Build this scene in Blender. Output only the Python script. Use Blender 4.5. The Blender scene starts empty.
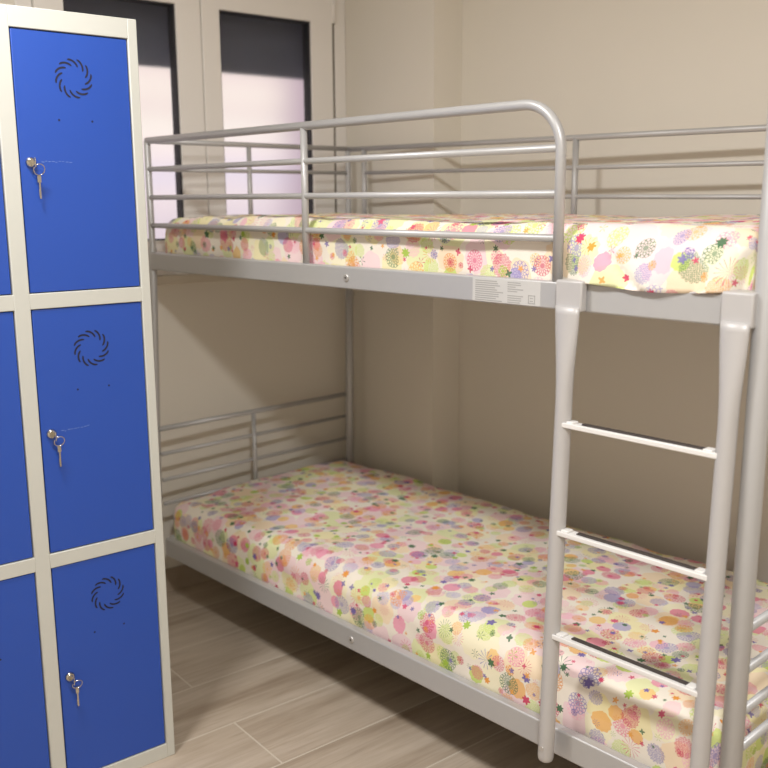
import bpy, bmesh, math, random
from mathutils import Vector, Matrix, noise
random.seed(7)
COL = bpy.context.scene.collection
PI = math.pi
T = 0.082                      # the bed stands slightly askew in the room

# ------------------------------------------------------------------ materials
class N:
    """small helper around a node tree"""
    def __init__(s, name):
        s.m = bpy.data.materials.new(name); s.m.use_nodes = True
        s.t = s.m.node_tree; s.b = s.t.nodes['Principled BSDF']
    def node(s, typ, **kw):
        n = s.t.nodes.new(typ)
        for k, v in kw.items(): setattr(n, k, v)
        return n
    def put(s, sock, v):
        if isinstance(v, bpy.types.NodeSocket): s.t.links.new(v, sock)
        elif v is not None: sock.default_value = v
    def math(s, op, a, b=None, c=None, clamp=False):
        n = s.node('ShaderNodeMath', operation=op, use_clamp=clamp)
        s.put(n.inputs[0], a); s.put(n.inputs[1], b); s.put(n.inputs[2], c)
        return n.outputs[0]
    def vmath(s, op, a, b=None, scale=None):
        n = s.node('ShaderNodeVectorMath', operation=op)
        s.put(n.inputs[0], a); s.put(n.inputs[1], b)
        if scale is not None: s.put(n.inputs['Scale'], scale)
        return n.outputs['Value'] if op in ('LENGTH', 'DOT_PRODUCT', 'DISTANCE') else n.outputs['Vector']
    def sstep(s, x, lo, hi):
        n = s.node('ShaderNodeMapRange', interpolation_type='SMOOTHSTEP')
        s.put(n.inputs['Value'], x); s.put(n.inputs['From Min'], lo); s.put(n.inputs['From Max'], hi)
        return n.outputs['Result']
    def mix(s, f, a, b, mode='MIX'):
        n = s.node('ShaderNodeMix', data_type='RGBA', blend_type=mode)
        s.put(n.inputs[0], f); s.put(n.inputs[6], a); s.put(n.inputs[7], b)
        return n.outputs[2]
    def ramp(s, x, stops, const=False):
        n = s.node('ShaderNodeValToRGB'); cr = n.color_ramp
        if const: cr.interpolation = 'CONSTANT'
        while len(cr.elements) < len(stops): cr.elements.new(0.5)
        for e, (p, c) in zip(cr.elements, stops): e.position = p; e.color = c
        s.put(n.inputs[0], x); return n.outputs[0]
    def noise(s, vec, scale, detail=2, rough=.5):
        n = s.node('ShaderNodeTexNoise'); s.put(n.inputs['Vector'], vec)
        n.inputs['Scale'].default_value = scale; n.inputs['Detail'].default_value = detail
        n.inputs['Roughness'].default_value = rough
        return n.outputs['Fac']
    def coord(s, which='Object'):
        return s.node('ShaderNodeTexCoord').outputs[which]
    def bump(s, h, strength=.1, dist=.002):
        n = s.node('ShaderNodeBump'); s.put(n.inputs['Height'], h)
        n.inputs['Strength'].default_value = strength; n.inputs['Distance'].default_value = dist
        s.t.links.new(n.outputs[0], s.b.inputs['Normal'])
    def col(s, v): s.put(s.b.inputs['Base Color'], v)

def lin(r, g, b, a=1):
    f = lambda c: (c/255/12.92) if c/255 <= .04045 else ((c/255+.055)/1.055)**2.4
    return (f(r), f(g), f(b), a)

def simple(name, c, rough=.5, metal=0, vary=.04, scale=30, bump=0, spec=None):
    n = N(name); c = lin(*c)
    nz = n.noise(n.coord(), scale, 3)
    hi = tuple(min(1, x*(1+vary)) for x in c[:3])+(1,); lo = tuple(x*(1-vary) for x in c[:3])+(1,)
    n.col(n.mix(nz, lo, hi))
    n.b.inputs['Roughness'].default_value = rough; n.b.inputs['Metallic'].default_value = metal
    if spec is not None: n.b.inputs['Specular IOR Level'].default_value = spec
    if bump: n.bump(nz, bump)
    return n.m

M = {}
M['wall'] = simple('painted_plaster_wall', (226, 219, 206), .85, 0, .025, 3.0)
M['ceiling'] = simple('ceiling_paint', (240, 238, 232), .9)
M['bed'] = simple('silver_grey_powder_coat', (182, 181, 181), .38, .25, .02, 60)
M['ladder'] = simple('light_grey_powder_coat', (187, 184, 183), .4, .1, .02, 60)
M['rung'] = simple('white_enamel_rung', (232, 229, 226), .35, 0, .02)
M['grip'] = simple('dark_rubber_grip', (58, 50, 46), .75, 0, .1, 200)
M['bolt'] = simple('zinc_bolt', (200, 197, 194), .3, .6)
M['bolt_dark'] = simple('bolt_socket', (50, 46, 42), .5)
M['frame'] = simple('cream_white_locker_enamel', (198, 198, 190), .42, 0, .015, 8)
M['door'] = simple('blue_locker_enamel', (27, 70, 168), .42, 0, .03, 4)
M['slot'] = simple('dark_vent_slot', (8, 12, 40), .7)
M['scratch'] = simple('pale_scratch', (112, 140, 205), .6)
M['chrome'] = simple('chrome', (205, 200, 190), .16, 1, .02)
M['brass'] = simple('brass_key_face', (176, 150, 104), .3, .9)
M['upvc'] = simple('white_upvc_window', (238, 233, 227), .45, 0, .01, 5)
M['gap'] = simple('dark_rubber_gasket', (38, 38, 42), .7)
M['shutter'] = simple('charcoal_roller_shutter', (92, 96, 112), .8, 0, .05, 3)
M['sill'] = simple('pale_stone_sill', (200, 190, 172), .5)
M['foam'] = simple('beige_foam', (120, 114, 104), .9)
M['slat'] = simple('grey_metal_slat', (150, 150, 148), .5, .3)
M['sticker'] = simple('pale_label_film', (198, 196, 193), .4)
M['ink'] = simple('grey_label_ink', (160, 158, 155), .7)
M['lampglass'] = simple('lamp_diffuser', (240, 236, 228), .5)

def mat_glass():
    n = N('window_glass')
    b = n.b; b.inputs['Transmission Weight'].default_value = 1
    b.inputs['Roughness'].default_value = .26; b.inputs['IOR'].default_value = 1.25
    n.col(n.mix(n.noise(n.coord(), 3), (1, 1, 1, 1), (.97, .98, .98, 1)))
    return n.m
M['glass'] = mat_glass()

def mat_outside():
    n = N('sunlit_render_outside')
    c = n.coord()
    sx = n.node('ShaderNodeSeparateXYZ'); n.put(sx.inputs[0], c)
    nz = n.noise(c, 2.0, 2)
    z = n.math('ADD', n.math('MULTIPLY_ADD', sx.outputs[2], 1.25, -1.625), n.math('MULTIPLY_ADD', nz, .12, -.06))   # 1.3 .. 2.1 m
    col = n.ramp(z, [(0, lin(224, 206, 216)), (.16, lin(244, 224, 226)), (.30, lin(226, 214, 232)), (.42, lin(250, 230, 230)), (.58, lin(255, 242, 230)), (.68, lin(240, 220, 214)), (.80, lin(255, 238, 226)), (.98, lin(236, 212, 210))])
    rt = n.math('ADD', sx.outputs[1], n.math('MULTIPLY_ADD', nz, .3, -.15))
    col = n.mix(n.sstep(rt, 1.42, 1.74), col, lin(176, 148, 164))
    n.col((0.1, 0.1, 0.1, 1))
    n.put(n.b.inputs['Emission Color'], col); n.b.inputs['Emission Strength'].default_value = 1.0  # wall glows by itself: daylight and its falloff are painted into the emission
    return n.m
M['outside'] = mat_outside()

def mat_floor():
    n = N('wood_look_floor_tile')
    c = n.coord()
    sx = n.node('ShaderNodeSeparateXYZ'); n.put(sx.inputs[0], c)
    u = n.math('ADD', sx.outputs[1], .19+12.0)
    v = n.math('ADD', sx.outputs[0], -.524+.245*20)
    cb = n.node('ShaderNodeCombineXYZ'); n.put(cb.inputs[0], u); n.put(cb.inputs[1], v)
    br = n.node('ShaderNodeTexBrick'); n.put(br.inputs['Vector'], cb.outputs[0])
    br.offset = .5; br.offset_frequency = 2; br.squash = 1
    for k, val in (('Scale', 1), ('Mortar Size', .0024), ('Mortar Smooth', .1), ('Brick Width', 1.2), ('Row Height', .245), ('Bias', 0)):
        br.inputs[k].default_value = val
    br.inputs['Color1'].default_value = (0, 0, 0, 1); br.inputs['Color2'].default_value = (1, 1, 1, 1)
    # each board shifts the grain
    sh = n.vmath('SCALE', br.outputs['Color'], scale=3.0)
    mp = n.node('ShaderNodeMapping'); n.put(mp.inputs['Vector'], n.vmath('ADD', c, sh)); mp.inputs['Scale'].default_value = (9, .8, 1)
    g1 = n.noise(mp.outputs[0], 1.6, 5, .62)
    mp2 = n.node('ShaderNodeMapping'); n.put(mp2.inputs['Vector'], n.vmath('ADD', c, sh)); mp2.inputs['Scale'].default_value = (60, 3, 1)
    g2 = n.noise(mp2.outputs[0], 2.0, 3, .6)
    col = n.ramp(g1, [(.25, lin(138, 120, 101)), (.42, lin(171, 154, 135)), (.6, lin(190, 174, 156)), (.8, lin(166, 148, 127))])
    col = n.mix(n.math('MULTIPLY', n.sstep(g2, .45, .75), .35), col, lin(140, 122, 102))
    col = n.mix(.12, col, br.outputs['Color'], 'SOFT_LIGHT')
    col = n.mix(br.outputs['Fac'], col, lin(205, 194, 177))
    n.col(col); n.b.inputs['Roughness'].default_value = .45
    n.bump(n.math('SUBTRACT', g2, br.outputs['Fac']), .15, .001)
    return n.m
M['floor'] = mat_floor()

def mat_floral():
    """printed cotton: layers of scattered round blooms, laid out on the cloth's own UVs"""
    n = N('floral_printed_cotton')
    uvn = n.node('ShaderNodeUVMap'); uvn.uv_map = 'cloth'
    wob = n.node('ShaderNodeTexNoise'); n.put(wob.inputs['Vector'], uvn.outputs[0]); wob.inputs['Scale'].default_value = 60
    uv = n.vmath('ADD', uvn.outputs[0], n.vmath('SCALE', n.vmath('SUBTRACT', wob.outputs['Color'], (.5, .5, .5)), scale=.004))
    col = lin(244, 234, 219)
    # fine dots used to stipple some blooms
    dots = n.node('ShaderNodeTexVoronoi', voronoi_dimensions='2D'); n.put(dots.inputs['Vector'], uvn.outputs[0]); dots.inputs['Scale'].default_value = 300; dots.inputs['Randomness'].default_value = .3
    stip = n.sstep(dots.outputs['Distance'], .5, .28)
    def layer(col, cell, off, rmin, rmax, dens, palette, alpha, modes, lob=.12, nmin=6, nmax=14):
        vec = n.vmath('ADD', n.vmath('SCALE', uv, scale=1/cell), off)
        vo = n.node('ShaderNodeTexVoronoi', voronoi_dimensions='2D'); n.put(vo.inputs['Vector'], vec); vo.inputs['Scale'].default_value = 1; vo.inputs['Randomness'].default_value = .7
        d = n.vmath('SUBTRACT', vec, vo.outputs['Position'])
        sp = n.node('ShaderNodeSeparateXYZ'); n.put(sp.inputs[0], d)
        r = vo.outputs['Distance']
        th = n.math('ARCTAN2', sp.outputs[1], sp.outputs[0])
        rc = n.node('ShaderNodeSeparateColor'); n.put(rc.inputs[0], vo.outputs['Color'])
        r1, r2, r3 = rc.outputs
        wn = n.node('ShaderNodeTexWhiteNoise', noise_dimensions='3D'); n.put(wn.inputs['Vector'], vo.outputs['Color'])
        wc = n.node('ShaderNodeSeparateColor'); n.put(wc.inputs[0], wn.outputs['Color'])
        q1, q2, q3 = wc.outputs
        R = n.math('MULTIPLY_ADD', r1, rmax-rmin, rmin)
        k = n.math('FLOOR', n.math('MULTIPLY_ADD', r2, nmax-nmin, nmin))
        ph = n.math('MULTIPLY', r3, 6.0)
        wave = n.math('COSINE', n.math('ADD', n.math('MULTIPLY', th, k), ph))
        Rl = n.math('MULTIPLY', R, n.math('MULTIPLY_ADD', wave, lob, 1-lob))
        e = .012/cell*.1
        disk = n.sstep(n.math('SUBTRACT', Rl, r), 0, e*1.2)
        rel = n.math('DIVIDE', r, R)
        # petals drawn as lines
        spokes = n.sstep(n.math('ABSOLUTE', n.math('SINE', n.math('MULTIPLY_ADD', th, n.math('MULTIPLY', k, .5), n.math('MULTIPLY', ph, .5)))), .40, .12)
        rim = n.sstep(n.math('ABSOLUTE', n.math('SUBTRACT', rel, n.math('MULTIPLY_ADD', wave, lob, .82-lob))), .13, .06)
        core = n.sstep(rel, .30, .2)
        t3 = n.math('MULTIPLY', rel, 3.9)
        uu = n.math('ADD', n.math('MULTIPLY', th, n.math('MULTIPLY', k, 1/(2*PI))), n.math('MULTIPLY', n.math('FLOOR', t3), .5))
        fu = n.math('MULTIPLY_ADD', n.math('FRACT', n.math('ADD', uu, 20)), 2, -1)
        fv = n.math('FRACT', t3)
        sc = n.math('SQRT', n.math('ADD', n.math('MULTIPLY', fu, fu), n.math('MULTIPLY', fv, fv)))
        scal = n.sstep(n.math('ABSOLUTE', n.math('SUBTRACT', sc, .86)), .24, .12)
        line = n.math('MAXIMUM', scal, n.math('MULTIPLY', core, .8))
        a = {'fill': n.math('MULTIPLY', disk, 1.0), 'stip': n.math('MULTIPLY', disk, n.math('MULTIPLY_ADD', stip, .75, .25)),
             'line': n.math('MULTIPLY', n.sstep(n.math('SUBTRACT', R, r), 0, e), n.math('MULTIPLY_ADD', line, .85, .15)),
             'spike': n.math('MULTIPLY', n.math('MULTIPLY', spokes, n.sstep(rel, 1.0, .8)), 1.0)}
        m = a[modes[0]]
        for i, mo in enumerate(modes[1:]):
            sel = n.math('GREATER_THAN', q2, (i+1)/len(modes))
            mm = n.node('ShaderNodeMix', data_type='FLOAT'); n.put(mm.inputs[0], sel); n.put(mm.inputs[2], m); n.put(mm.inputs[3], a[mo]); m = mm.outputs[0]
        m = n.math('MULTIPLY', m, n.math('MULTIPLY', n.math('LESS_THAN', q3, dens), alpha))
        pal = n.ramp(q1, [(i/len(palette), lin(*c)) for i, c in enumerate(palette)], True)
        return n.mix(m, col, pal)
    col = layer(col, .078, (3.1, 7.7, 0), .44, .60, .95, [(246, 234, 160), (246, 204, 214), (224, 232, 150), (248, 216, 170), (248, 240, 196), (242, 200, 212)], .62, ['fill'], .05)
    col = layer(col, .056, (11.4, 2.3, 0), .28, .48, .80, [(238, 148, 176), (198, 218, 100), (240, 180, 100), (178, 170, 208), (232, 128, 156), (246, 190, 204), (204, 222, 118), (244, 200, 124)], .85, ['stip', 'fill', 'line'], .04, 9, 14)
    col = layer(col, .066, (5.9, 21.3, 0), .26, .44, .80, [(210, 62, 104), (132, 122, 180), (230, 144, 60), (220, 92, 130), (84, 124, 88), (150, 138, 192)], .85, ['line', 'spike', 'line', 'stip'], .05, 11, 18)
    col = layer(col, .050, (31.7, 13.3, 0), .14, .28, .72, [(208, 56, 96), (62, 108, 72), (234, 150, 50), (112, 98, 168), (166, 196, 70), (218, 86, 126)], .95, ['line', 'spike', 'fill'], .18, 5, 9)
    col = layer(col, .038, (1.7, 33.3, 0), .14, .27, .34, [(66, 110, 76), (208, 66, 104), (236, 164, 80), (124, 112, 172)], .9, ['fill'], .25, 4, 7)
    n.col(col); n.b.inputs['Roughness'].default_value = .8
    n.b.inputs['Specular IOR Level'].default_value = .2
    wv = n.noise(uvn.outputs[0], 45, 3)
    n.bump(wv, .25, .004)
    return n.m
M['floral'] = mat_floral()

# ------------------------------------------------------------------ mesh helpers
def bm_new(): return bmesh.new()

def add_box(bm, x0, x1, y0, y1, z0, z1, bevel=0, mi=0, seg=2):
    r = bmesh.ops.create_cube(bm, size=1)
    vs = r['verts']
    for v in vs:
        v.co = Vector(((x0+x1)/2+v.co.x*(x1-x0), (y0+y1)/2+v.co.y*(y1-y0), (z0+z1)/2+v.co.z*(z1-z0)))
    fs = list({f for v in vs for f in v.link_faces})
    for f in fs: f.material_index = mi
    if bevel:
        es = list({e for f in fs for e in f.edges})
        g = bmesh.ops.bevel(bm, geom=es, offset=bevel, segments=seg, affect='EDGES', profile=.5)
        for f in g['faces']: f.material_index = mi; f.smooth = True

def add_tube(bm, pts, r, seg=14, cap=True, mi=0, radii=None):
    """tube along a polyline; radii may give (rx, ry) per point"""
    pts = [Vector(p) for p in pts]; n = len(pts); rings = []
    ref = None
    for i, p in enumerate(pts):
        d = (pts[min(i+1, n-1)]-pts[max(i-1, 0)]).normalized()
        if ref is None:
            ref = Vector((0, 1, 0)) if abs(d.y) < .9 else Vector((1, 0, 0))
        a = (ref-d*ref.dot(d)).normalized(); b = d.cross(a); ref = a
        ra, rb = (radii[i] if radii else (r, r))
        rings.append([bm.verts.new(p+a*math.cos(2*PI*k/seg)*ra+b*math.sin(2*PI*k/seg)*rb) for k in range(seg)])
    for i in range(n-1):
        for k in range(seg):
            f = bm.faces.new((rings[i][k], rings[i][(k+1) % seg], rings[i+1][(k+1) % seg], rings[i+1][k])); f.smooth = True; f.material_index = mi
    if cap:
        f = bm.faces.new(rings[0][::-1]); f.material_index = mi
        f = bm.faces.new(rings[-1]); f.material_index = mi

def obj(name, bm, mat, parent=None, kind=None, label=None):
    bmesh.ops.recalc_face_normals(bm, faces=bm.faces)
    me = bpy.data.meshes.new(name); bm.to_mesh(me); bm.free()
    for m in (mat if isinstance(mat, (list, tuple)) else [mat]): me.materials.append(m)
    o = bpy.data.objects.new(name, me); COL.objects.link(o)
    if parent: o.parent = parent
    if kind: o['kind'] = kind
    if label: o['label'] = label
    return o

def box(name, b, mat, parent=None, bevel=0, kind=None, label=None):
    bm = bm_new(); add_box(bm, *b, bevel=bevel); return obj(name, bm, mat, parent, kind, label)
def tube(name, pts, r, mat, parent=None, seg=14, label=None, radii=None):
    bm = bm_new(); add_tube(bm, pts, r, seg, radii=radii); return obj(name, bm, mat, parent, None, label)

def thing(name, label, cat, loc=(0, 0, 0), rz=0, group=None):
    o = bpy.data.objects.new(name, None); COL.objects.link(o); o.empty_display_size = .1
    o.location = loc; o.rotation_euler = (0, 0, rz); o['label'] = label; o['category'] = cat
    if group: o['group'] = group
    return o

# ------------------------------------------------------------------ room shell
XW, YC, XC, YB = -.169, .905, .344, 1.035      # left wall, column face, column side, back wall
XR, YF, ZC = 3.9, -2.7, 2.5
box('floor', (XW-.1, XR+.1, YF-.1, YB+.35, -.06, 0), M['floor'], kind='structure')
box('ceiling', (XW-.1, XR+.1, YF-.1, YB+.35, ZC, ZC+.06), M['ceiling'], kind='structure')
wb = box('wall_back', (-.6, XR+.4, 0, .1, 0, ZC), M['wall'], kind='structure')      # a touch out of square, as the bed is
wb.location = (XC, YB, 0); wb.rotation_euler = (0, 0, .045)
box('wall_right', (XR, XR+.1, YF, YB+.3, 0, ZC), M['wall'], kind='structure')
box('wall_front', (XW-.1, XR+.1, YF-.1, YF, 0, ZC), M['wall'], kind='structure')
box('trim_1', (XW, XC, YC, YB+.001, 0, ZC), M['wall'], kind='structure')     # boxed-out column in the corner
WY0, WY1, WZ0, WZ1 = -.325, .9045, 1.15, 2.22
bm = bm_new()
add_box(bm, XW-.1, XW, YF, WY0, 0, ZC)
add_box(bm, XW-.1, XW, WY1, YB, 0, ZC)
add_box(bm, XW-.1, XW, WY0, WY1, 0, WZ0)
add_box(bm, XW-.1, XW, WY0, WY1, WZ1, ZC)
obj('wall_left', bm, M['wall'], kind='structure')

box('shade_strip_left', (XW, XW+.009, WY0-1.2, YC, 0, .085), M['floor'], kind='structure')  # added floor-coloured strip, stands in for shade along the wall foot
# window: outer frame, two casements that meet in the middle
win = bpy.data.objects.new('window_1', None); COL.objects.link(win); win.location = (XW, .29, WZ0); win['kind'] = 'structure'
def wbox(bm, x0, x1, y0, y1, z0, z1, bevel=.003): add_box(bm, x0, x1, y0-.29, y1-.29, z0-WZ0, z1-WZ0, bevel)
bm = bm_new()
wbox(bm, -.07, .006, WY0, WY0+.05, WZ0, WZ1); wbox(bm, -.07, .006, WY1-.05, WY1, WZ0, WZ1)
wbox(bm, -.07, .006, WY0+.05, WY1-.05, WZ0, WZ0+.05); wbox(bm, -.07, .006, WY0+.05, WY1-.05, WZ1-.05, WZ1)
obj('outer_frame', bm, M['upvc'], win)
def sash(ya, yb, ga, gb):
    z0, z1, gz0, gz1 = WZ0+.052, WZ1-.052, 1.27, 2.046
    bm = bm_new()
    wbox(bm, -.032, .018, ya, ga, z0, z1); wbox(bm, -.032, .018, gb, yb, z0, z1)
    wbox(bm, -.032, .018, ga-.004, gb+.004, z0, gz0); wbox(bm, -.032, .018, ga-.004, gb+.004, gz1, z1)
    s = obj('casement', bm, M['upvc'], win)
    bm = bm_new()
    for a in ((ga-.002, ga+.005), (gb-.005, gb+.002)): wbox(bm, -.034, .0085, a[0], a[1], gz0, gz1, 0)
    for a in ((gz0-.002, gz0+.005), (gz1-.005, gz1+.002)): wbox(bm, -.034, .0085, ga+.005, gb-.005, a[0], a[1], 0)
    obj('gasket', bm, M['gap'], s)
    bm = bm_new(); wbox(bm, -.016, -.011, ga, gb, gz0, gz1, 0)
    obj('glass_pane', bm, M['glass'], s)
sash(-.273, .2885, -.182, .197)
sash(.2915, .836, .361, .740)
bm = bm_new(); wbox(bm, -.02, .003, .8365, .8535, WZ0+.05, WZ1-.05, 0); wbox(bm, -.02, .003, .2886, .2914, WZ0+.05, WZ1-.05, 0)
obj('shadow_gap', bm, simple('grey_gap', (120, 112, 102), .8), win)
bm = bm_new(); add_tube(bm, [(.016, .842-.29, 2.05-WZ0), (.016, .842-.29, 2.14-WZ0)], .009, 12)
obj('hinge', bm, M['upvc'], win)
box('trim_2', (XW-.02, XW+.03, WY0-.03, WY1-.001, 1.12, WZ0), M['sill'], bevel=.004, kind='structure')   # window sill
# half-lowered roller shutter with its side guides, outside the glass
sh = thing('roller_shutter', 'charcoal roller shutter half lowered outside the window panes', 'shutter', (XW-.13, .29, 1.86))
bm = bm_new()
z = 0
while z < .40:
    add_box(bm, -.012, 0, -.62, .62, z, z+.0449, .0006, 0, 1); z += .045
obj('shutter_curtain', bm, M['shutter'], sh)
for s in (-1, 1):
    box('guide_rail', (-.02, .02, s*.60-.02, s*.60+.02, -.72, 0), M['gap'], sh)
bm = bm_new(); add_box(bm, -1.62, -1.6, -3, 4.5, -.5, 5)
obj('wall_outside', bm, M['outside'], kind='structure')

# ------------------------------------------------------------------ bunk bed (its own axes: x along the bed, y across)
L, W = 2.04, .8424
G = [1.590, 1.5019, 1.414, 1.326]      # guard bar heights
UT, UB, LT, LB = 1.2404, 1.1844, .2712, .209
E4 = [.648, .560, .469, .384]
bed = thing('bunk_bed', 'silver-grey tubular metal bunk bed with guard rails against the wall', 'bunk bed', (0, 0, 0), T)
mb = M['bed']
def post(x, y, r, ztop, thin=None, foot=(0, 0)):
    pts = [(x+foot[0], y, 0), (x+foot[0], y, .004), (x, y, ztop-.004), (x, y, ztop)]
    rr = [(r*.85, r*.85), (r, r), (r, r), (r*.85, r*.85)]
    if thin:
        pts = [(x+foot[0], y, 0), (x+foot[0], y, .004), (x, y, UT+.012), (x, y, UT+.016), (x, y, ztop-.003), (x, y, ztop)]
        rr = [(r*.85,)*2, (r, r), (r, r), (thin, thin), (thin, thin), (thin*.8,)*2]
    o = tube('post', pts, r, mb, bed, 24, radii=rr)
    x += foot[0]
    tube('foot_cap', [(x, y, 0), (x, y, .018)], r+.0015, M['grip'], o, 24)
post(0, 0, .0125, G[0], .0105, (-.075, 0))
post(0, W, .0155, G[0]+.008, .0105, (-.02, 0))
post(L, 0, .0198, G[0]+.02, None, (-.008, 0))
post(L, W, .0198, G[0]+.02)

def side_rail(y, zt, zb, front=True):
    s = -1 if front else 1
    bm = bm_new()
    add_box(bm, .004, L-.018, y-.0125, y+.0125, zb, zt, .004)
    add_box(bm, .03, L-.03, y-s*.0125-(.03 if not front else 0)*1, y-s*.0125+(.03 if front else 0), zb+.004, zb+.007)     # inner ledge
    o = obj('side_rail', bm, mb, bed)
    for xb in ((.968,) if front else ()):
        bm = bm_new(); zc = (zt+zb)/2
        add_tube(bm, [(xb, y+s*.0120, zc), (xb, y+s*.0145, zc), (xb, y+s*.016, zc)], .0085, 20, radii=[(.0098,)*2, (.0098,)*2, (.0078,)*2])
        b = obj('bolt', bm, M['bolt'], o)
        bm = bm_new(); add_tube(bm, [(xb, y+s*.0155, zc), (xb, y+s*.0163, zc)], .0028, 6)
        obj('bolt_socket', bm, M['bolt_dark'], b)
    return o
rail_uf = side_rail(0, UT, UB)
side_rail(W, UT, UB, False)
side_rail(0, LT, LB)
side_rail(W, LT, LB, False)
for x in (0, L):
    for zt, zb in ((UT, UB), (LT, LB)):
        box('end_rail', (x-.0115, x+.0115, .012, W-.012, zb, zt), mb, bed, .004)
# sleeping platforms
for zt in (UT, LT):
    for k in range(12):
        x = .10+k*(L-.2)/11
        box('slat', (x-.02, x+.02, .0126, W-.0126, zt-.048, zt-.044), M['slat'], bed, label='flat grey metal cross slat')

# end frames
def end_panel(x, zs, yv, zbot):
    xo = 0 if x > 1 or zs[0] > 1 else -.02
    x += xo; bm = bm_new(); add_tube(bm, [(x, .0, zs[0]), (x, W, zs[0])], .0088)
    o = obj('end_panel', bm, mb, bed)
    for z_ in zs[1:]:
        tube('cross_bar', [(x, .004, z_), (x, W-.004, z_)], .0068 if x < 1 else .0086, mb, o)
    tube('upright', [(x, yv, zbot), (x, yv, zs[0])], .0085, mb, o)
for x in (0, L):
    end_panel(x, G, .39, UT-.01)
    end_panel(x, E4 if x == 0 else [.632, .549, .466, .391], .387, LT-.01)

# front guard rail: top tube that bends down at the ladder gap
bm = bm_new()
rc, xe = .092, 1.604
pts = [(0, 0, G[0])]
pts += [(xe-rc+rc*math.sin(a), 0, G[0]-rc+rc*math.cos(a)) for a in [PI/2*k/14 for k in range(15)]]
pts += [(xe, 0, UT-.002)]
add_tube(bm, pts, .0108, 18)
fg = obj('guard_rail', bm, mb, bed)
for z_ in G[1:]: tube('guard_bar', [(0, 0, z_), (xe, 0, z_)], .0080, mb, fg)
tube('upright', [(.794, 0, UT-.002), (.794, 0, G[0])], .0095, mb, fg)
RZ = lambda x, o=0: 1.588-.007*x-o
# rear guard rail
bm = bm_new(); add_tube(bm, [(.0, W, RZ(0)), (L, W, RZ(L))], .0088)
rg = obj('guard_rail', bm, mb, bed)
for o_ in (.087, .172, .258): tube('guard_bar', [(.091, W, RZ(.091, o_)), (L-.091, W, RZ(L-.091, o_))], .0068, mb, rg)
for x in (.091, 1.035, L-.091): tube('upright', [(x, W, UT-.002), (x, W, RZ(x))], .0095, mb, rg)

# safety labels stuck to the upper rail: two columns of small grey print and a pictogram
bm = bm_new(); YS = -.0125
def sq(x0, x1, z0, z1, mi, d=.0003):
    add_box(bm, x0, x1, YS-d, YS+.0002, z0, z1, 0, mi)
sq(1.388, 1.572, UB+.003, UT-.003, 0)
random.seed(3)
for k in range(10):
    z_ = UT-.0085-k*.0046
    sq(1.396, 1.396+random.uniform(.055, .078), z_-.0011, z_+.0011, 1, .0006)
    if k != 5: sq(1.486, 1.486+random.uniform(.02, .046), z_-.0010, z_+.0010, 1, .0006)
for a in ((1.541, 1.559, .0165, .0185), (1.541, 1.559, .0005, .0025)): sq(a[0], a[1], UB+.006+a[2], UB+.006+a[3], 1, .0006)
for a in (1.541, 1.557): sq(a, a+.002, UB+.0065, UB+.0245, 1, .0006)
sq(1.546, 1.554, UB+.011, UB+.013, 1, .0006); sq(1.546, 1.554, UB+.017, UB+.019, 1, .0006)
obj('warning_label', bm, [M['sticker'], M['ink']], rail_uf, label='pale label printed with small grey lines of text')

# ------------------------------------------------------------------ ladder hooked over the upper side rail
lad = thing('bunk_ladder', 'pale grey three-rung metal ladder hooked over the upper bunk side rail', 'ladder', (0, 0, 0), T)
ml = M['ladder']
def yl(z): return -.0345-.018*max(0, (1.0-z)/.8)
def stile(xt, xb, hw):
    zs = [1.196, 1.18, 1.15, 1.11, 1.07, 1.03, .99, .9, .7, .5, .3, .226, .218, .2145]
    rr = []
    for z_ in zs:
        t = min(1, max(0, (1.19-z_)/.17)); t = t*t*(3-2*t)
        rr.append([.010+.007*t, hw*.9*(1-t)+.0172*t])
    rr[-2] = [.0155, .0155]; rr[-1] = [.011, .011]
    pts = [(xt+(xb-xt)*(1.2-z_), yl(z_), z_) for z_ in zs]
    s = tube('stile', pts, .017, ml, lad, 24, radii=[tuple(r) for r in rr])
    # hook: front plate, top, back lip
    bm = bm_new()
    add_box(bm, xt-hw, xt+hw, -.0335, -.0145, UB+.002, UT+.006, .004, 0, 3)
    add_box(bm, xt-hw, xt+hw, -.030, .020, UT+.0012, UT+.0065, .002)
    add_box(bm, xt-hw, xt+hw, .0148, .020, UT-.02, UT+.0065, .0015)
    obj('hook', bm, ml, s)
    zb = .25; bm = bm_new(); y0 = yl(zb)
    add_tube(bm, [(pts[-3][0], y0-.015, zb), (pts[-3][0], y0-.0185, zb)], .0055, 14)
    obj('screw', bm, M['bolt'], s)
stile(1.656, 1.648, .0315)
stile(2.003, 1.996, .0295)
for z_ in (.963, .737, .511):
    yc_ = yl(z_)
    bm = bm_new()
    add_box(bm, 1.660, 1.997, yc_-.0135, yc_+.016, z_-.005, z_, .0015)
    add_box(bm, 1.660, 1.997, yc_-.0150, yc_-.0095, z_-.0085, z_+.0022, .002)
    r = obj('rung', bm, M['rung'], lad)
    bm = bm_new(); add_box(bm, 1.700, 1.965, yc_-.002, yc_+.009, z_+.0002, z_+.0035, .001)
    obj('grip_strip', bm, M['grip'], r, label='dark ribbed grip strip')
    for xa in (1.676, 1.972):
        bm = bm_new(); add_box(bm, xa-.010, xa+.008, yc_-.009, yc_+.012, z_-.001, z_+.0045, .002)
        obj('end_clip', bm, M['rung'], r)

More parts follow.
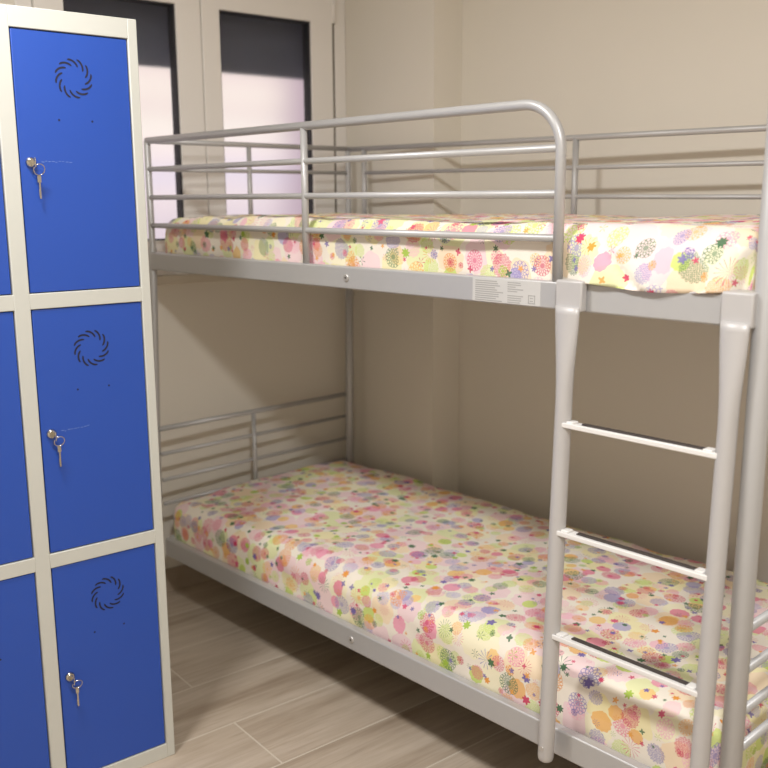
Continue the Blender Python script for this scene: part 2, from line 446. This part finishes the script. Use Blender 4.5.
# ------------------------------------------------------------------ mattresses in floral sheets
def mattress(zb, zt, label, seed, overhang, x0, r):
    root = thing('mattress', label, 'mattress', (0, 0, 0), T, 'floral mattresses on the bunks')
    x1, y0, y1 = L-.026, .0175, W-.020
    H = zt-zb
    box('foam_core', (x0+.03, x1-.03, y0+.03, y1-.03, zb+.005, zt-.03), M['foam'], root, .01)
    q = r*PI/2; drop = H-r; ext = q+drop+.03
    nx, ny = 230, 112
    bm = bm_new(); uvl = bm.loops.layers.uv.new('cloth')
    ix0, ix1, iy0, iy1 = x0+r, x1-r, y0+r, y1-r
    A = [ix0-ext+(ix1-ix0+2*ext)*i/nx for i in range(nx+1)]
    B = [iy0-ext+(iy1-iy0+2*ext)*j/ny for j in range(ny+1)]
    P = []
    for a in A:
        row = []
        for b in B:
            cx, cy = min(max(a, ix0), ix1), min(max(b, iy0), iy1)
            dx, dy = a-cx, b-cy; s = max(abs(dx), abs(dy)); d = math.hypot(dx, dy)
            ux, uy = (dx/d, dy/d) if d > 1e-9 else (0, 0)
            if s < q: h, dz, nh, nz = r*math.sin(s/r), r*(1-math.cos(s/r)), math.sin(s/r), math.cos(s/r)
            elif s < q+drop: h, dz, nh, nz = r, r+s-q, 1, 0
            else: h, dz, nh, nz = r-(s-q-drop), H, 0, -1
            p = Vector((cx+ux*h, cy+uy*h, zt-dz))
            nrm = Vector((ux*nh, uy*nh, nz))
            w = noise.noise(Vector((a*3.2, b*4.5, seed)))*.013 + noise.noise(Vector((a*11, b*7, seed+9)))*.0035
            if s > 0 and dz < H-.002:      # gathers along the sides
                w += noise.noise(Vector((a*9 if abs(dy) > abs(dx) else b*9, dz*14, seed+4)))*.005
            w *= 1 if nz > -.5 else 0
            if nh > .5: w = min(w, .001)
            # gentle sag / soft middle
            p += nrm*w
            if overhang and b < iy0 and a > 1.60:
                t = min(1, max(0, (a-1.60)/.10)); t = t*t*(3-2*t)
                e = min(1, max(0, (1.99-a)/.05+.35))
                k = min(1, (iy0-b)/q)
                below = max(0, (zt-p.z)/H)
                bul = math.sin(min(1, below*1.05)*PI*.62)
                p.y -= t*e*(.040*bul)*k
                if below > .55:
                    low = UT-.001+.005*math.sin((a-1.6)*16+1.0)
                    if s >= q+drop: p.y += t*.02
                    p.z = p.z*(1-t)+max(p.z, low)*t
                p.y += t*.005*math.sin((a*1.0+below*.10)*52)*k*(1-k*.3)
                cr = (a-1.66)-below*.17          # diagonal fold where the sheet is pulled to the corner
                p.y += .012*math.exp(-(cr/.014)**2)*k*e
                cr2 = (1.95-a)-below*.05
                p.y += .008*math.exp(-(cr2/.010)**2)*k
            row.append((p, a, b))
        P.append(row)
    V = [[bm.verts.new(t[0]) for t in row] for row in P]
    for i in range(nx):
        for j in range(ny):
            f = bm.faces.new((V[i][j], V[i+1][j], V[i+1][j+1], V[i][j+1])); f.smooth = True
            for lp, (u, v) in zip(f.loops, ((i, j), (i+1, j), (i+1, j+1), (i, j+1))):
                lp[uvl].uv = (A[u]+seed*.37, B[v]+seed*.11)
    o = obj('fitted_sheet', bm, M['floral'], root, label='cream cotton sheet printed with pink, orange, lilac and green flowers')
    return root
mattress(UT-.035, 1.352, 'upper bunk mattress wrapped in a multicoloured floral sheet, behind the guard rail', 2.3, True, .022, .042)
mattress(LT-.035, .402, 'lower bunk mattress wrapped in a multicoloured floral sheet, behind the ladder', 6.1, False, -.026, .060)

# ------------------------------------------------------------------ blue locker
LX, LY, LH, LW, LD = .8045, -.383, 1.80, .597, .50
loc = thing('locker', 'six-door metal locker with blue doors in a cream-white frame', 'locker', (LX, LY, 0))
# local: x toward the room (front face at x=0), u = distance leftwards from the right edge -> y = -u
def lb(bm, x0, x1, u0, u1, z0, z1, bevel=0): add_box(bm, x0, x1, -u1, -u0, z0, z1, bevel)
DT, DB = [1.7576, 1.1744, .5801], [1.2083, .6139, .0377]
U = [(.0226, .2799), (.3146, .5719)]
bm = bm_new()
lb(bm, -LD, -.02, 0, .0012, 0, LH); lb(bm, -LD, -.02, LW-.0012, LW, 0, LH)
lb(bm, -LD, -LD+.001, 0, LW, 0, LH); lb(bm, -LD, -.02, 0, LW, LH-.0012, LH); lb(bm, -LD, -.02, 0, LW, .03, .0312)
lb(bm, -LD, -.02, .2966, .2979, 0, LH)
for z_ in (1.1914, .597): lb(bm, -LD, -.02, .001, LW-.001, z_-.0006, z_+.0006)
obj('carcass', bm, M['frame'], loc)
bm = bm_new()
b_ = .0022
lb(bm, -.02, 0, 0, U[0][0], 0, LH, b_); lb(bm, -.02, 0, U[1][1], LW, 0, LH, b_)
lb(bm, -.02, .0004, U[0][1], U[1][0], 0, LH, b_)
for (a, c) in U:
    for z0, z1 in ((0, DB[2]), (DT[2], DB[1]), (DT[1], DB[0]), (DT[0], LH)):
        lb(bm, -.02, -.0002, a-.001, c+.001, z0, z1, .0015)
obj('front_frame', bm, M['frame'], loc)
def arc_slot(bm, cy, cz, k, n=12):
    """one curved slot of the swirl, lying on the door face"""
    pts = []
    a0 = math.radians(107)-k*2*PI/n
    for t in [i/7 for i in range(8)]:
        rad = .0405-.0145*t**1.5; a = a0-math.radians(40)*t
        pts.append((math.cos(a)*rad, math.sin(a)*rad))
    w = .0021; top = []; bot = []
    for i, (y, z) in enumerate(pts):
        y2, z2 = pts[min(i+1, 7)]; y1, z1 = pts[max(i-1, 0)]
        d = Vector((y2-y1, z2-z1)).normalized(); nn = Vector((-d.y, d.x))
        ww = w*(.55 if i in (0, 7) else 1)
        top.append(bm.verts.new((.0004, cy+y+nn.x*ww, cz+z+nn.y*ww))); bot.append(bm.verts.new((.0004, cy+y-nn.x*ww, cz+z-nn.y*ww)))
    for i in range(7): bm.faces.new((top[i], top[i+1], bot[i+1], bot[i]))
LOCKZ = [1.486, .893, .303]; VZ = [1.664, 1.077, .483]; HZ = [1.576, .986, .395]
XD = -.003
for ci, (ua, ub) in enumerate(U):
    du = U[1][0]-U[0][0] if ci else 0
    for ri in range(3):
        bm = bm_new()
        add_box(bm, -.016, 0, -(ub-.0028), -(ua+.0022), DB[ri]+.002, DT[ri]-.002, .0016, 0, 2)
        d = obj('door', bm, M['door'], loc, label=None); d.location = (XD, 0, 0)
        bm = bm_new(); cu = .150+du
        for k in range(12): arc_slot(bm, -cu, VZ[ri], k)
        obj('vent', bm, M['slot'], d, label='ring of dark curved vent slots')
        for hu in (.188, .1145):
            bm = bm_new()
            vs = [bm.verts.new((.0004, -(hu+du)+.0024*math.cos(2*PI*k/10), HZ[ri]+.0024*math.sin(2*PI*k/10))) for k in range(10)]
            bm.faces.new(vs)
            obj('screw_hole', bm, M['slot'], d, label='small round dark hole below the vent')
        # cam lock with ring and key
        ly, lz = -(.255+du), LOCKZ[ri]
        bm = bm_new()
        add_tube(bm, [(0, ly, lz), (.003, ly, lz), (.006, ly, lz), (.0085, ly, lz)], .01, 22, radii=[(.0115,)*2, (.0115,)*2, (.0095,)*2, (.0075,)*2])
        lk = obj('lock', bm, M['chrome'], d, label='round chrome cam lock')
        bm = bm_new()
        ky = ly+.006
        add_box(bm, .0085, .016, ly-.0008, ly+.0008, lz-.006, lz+.006, .0003)              # key in the lock
        add_box(bm, .014, .030, ly-.0009, ly+.0009, lz-.011, lz+.009, .0006)
        obj('key', bm, M['chrome'], lk)
        bm = bm_new()
        rr_ = .0115; c0 = Vector((.020, ly+.010, lz-.015))
        ring = [c0+Vector((.35*rr_*math.sin(t), rr_*math.cos(t), rr_*math.sin(t))) for t in [2*PI*i/24 for i in range(25)]]
        add_tube(bm, ring, .0011, 8, cap=False)
        obj('key_ring', bm, M['chrome'], lk)
        bm = bm_new()
        tilt = .002 if ri != 2 else .006
        zt_ = lz-.0255
        for k in range(1):
            add_box(bm, .0115, .0130, ly+.0075, ly+.0155, zt_-.016, zt_, .0006)
            add_box(bm, .0117, .0128, ly+.0100, ly+.0134, zt_-.050, zt_-.014, .0003)
            add_box(bm, .0117, .0128, ly+.0092, ly+.0104, zt_-.046, zt_-.030, .0003)
        o = obj('spare_key', bm, M['chrome'], lk)
        if ci == 0 and ri < 2:
            bm = bm_new(); random.seed(ri+1)
            for k in range(9):
                yy = -.232+k*.0075; zz = LOCKZ[ri]+.002+random.uniform(-.0015, .0015)+(.003*k/9 if ri else 0)
                add_box(bm, .0001, .0004, yy, yy+random.uniform(.003, .0065), zz, zz+.0011)
            obj('scratch_mark', bm, M['scratch'], d, label='row of faint pale scratches')

# ------------------------------------------------------------------ lights
for lx_, ll_ in ((1.25, 'round flush ceiling lamp above the floor in front of the locker'), (2.75, 'round flush ceiling lamp above the ladder end of the bed')):
    cl = thing('ceiling_lamp', ll_, 'lamp', (lx_, -.98, ZC))
    bm = bm_new(); add_tube(bm, [(0, 0, 0), (0, 0, -.03)], .13, 32); obj('lamp_base', bm, M['frame'], cl)
def area(name, loc, size, power, color, rot=(0, 0, 0), shape='DISK'):
    ld = bpy.data.lights.new(name, 'AREA'); ld.shape = shape; ld.size = size; ld.energy = power; ld.color = color
    o = bpy.data.objects.new(name, ld); COL.objects.link(o); o.location = loc; o.rotation_euler = rot
    return o
area('lamp_light', (1.25, -.98, ZC-.035), .22, 26, (1, .985, .96))
area('lamp_light', (2.75, -.98, ZC-.035), .22, 41, (1, .985, .96))
wd = bpy.data.worlds.new('world'); bpy.context.scene.world = wd; wd.use_nodes = True
wd.node_tree.nodes['Background'].inputs[0].default_value = (.7, .75, .85, 1); wd.node_tree.nodes['Background'].inputs[1].default_value = .5

# ------------------------------------------------------------------ camera
cam = bpy.data.cameras.new('camera'); co = bpy.data.objects.new('camera', cam); COL.objects.link(co)
Rg, Up, Fw = Vector((0.62257, 0.78254, -0.00607)), Vector((-0.14669, 0.12431, 0.98134)), Vector((-0.76869, 0.61007, -0.19218))
m = Matrix((Rg, Up, -Fw)).transposed().to_4x4(); m.translation = Vector((2.88175, -1.33564, 1.40624))
co.matrix_world = m
cam.sensor_width = 36; cam.lens = 946.72/768*36; cam.clip_start = .02
cam.dof.use_dof = True; cam.dof.focus_distance = 2.1; cam.dof.aperture_fstop = 3.2
bpy.context.scene.camera = co
vs = bpy.context.scene.view_settings
vs.view_transform = 'Standard'; vs.look = 'None'; vs.exposure = 0; vs.gamma = 1.09
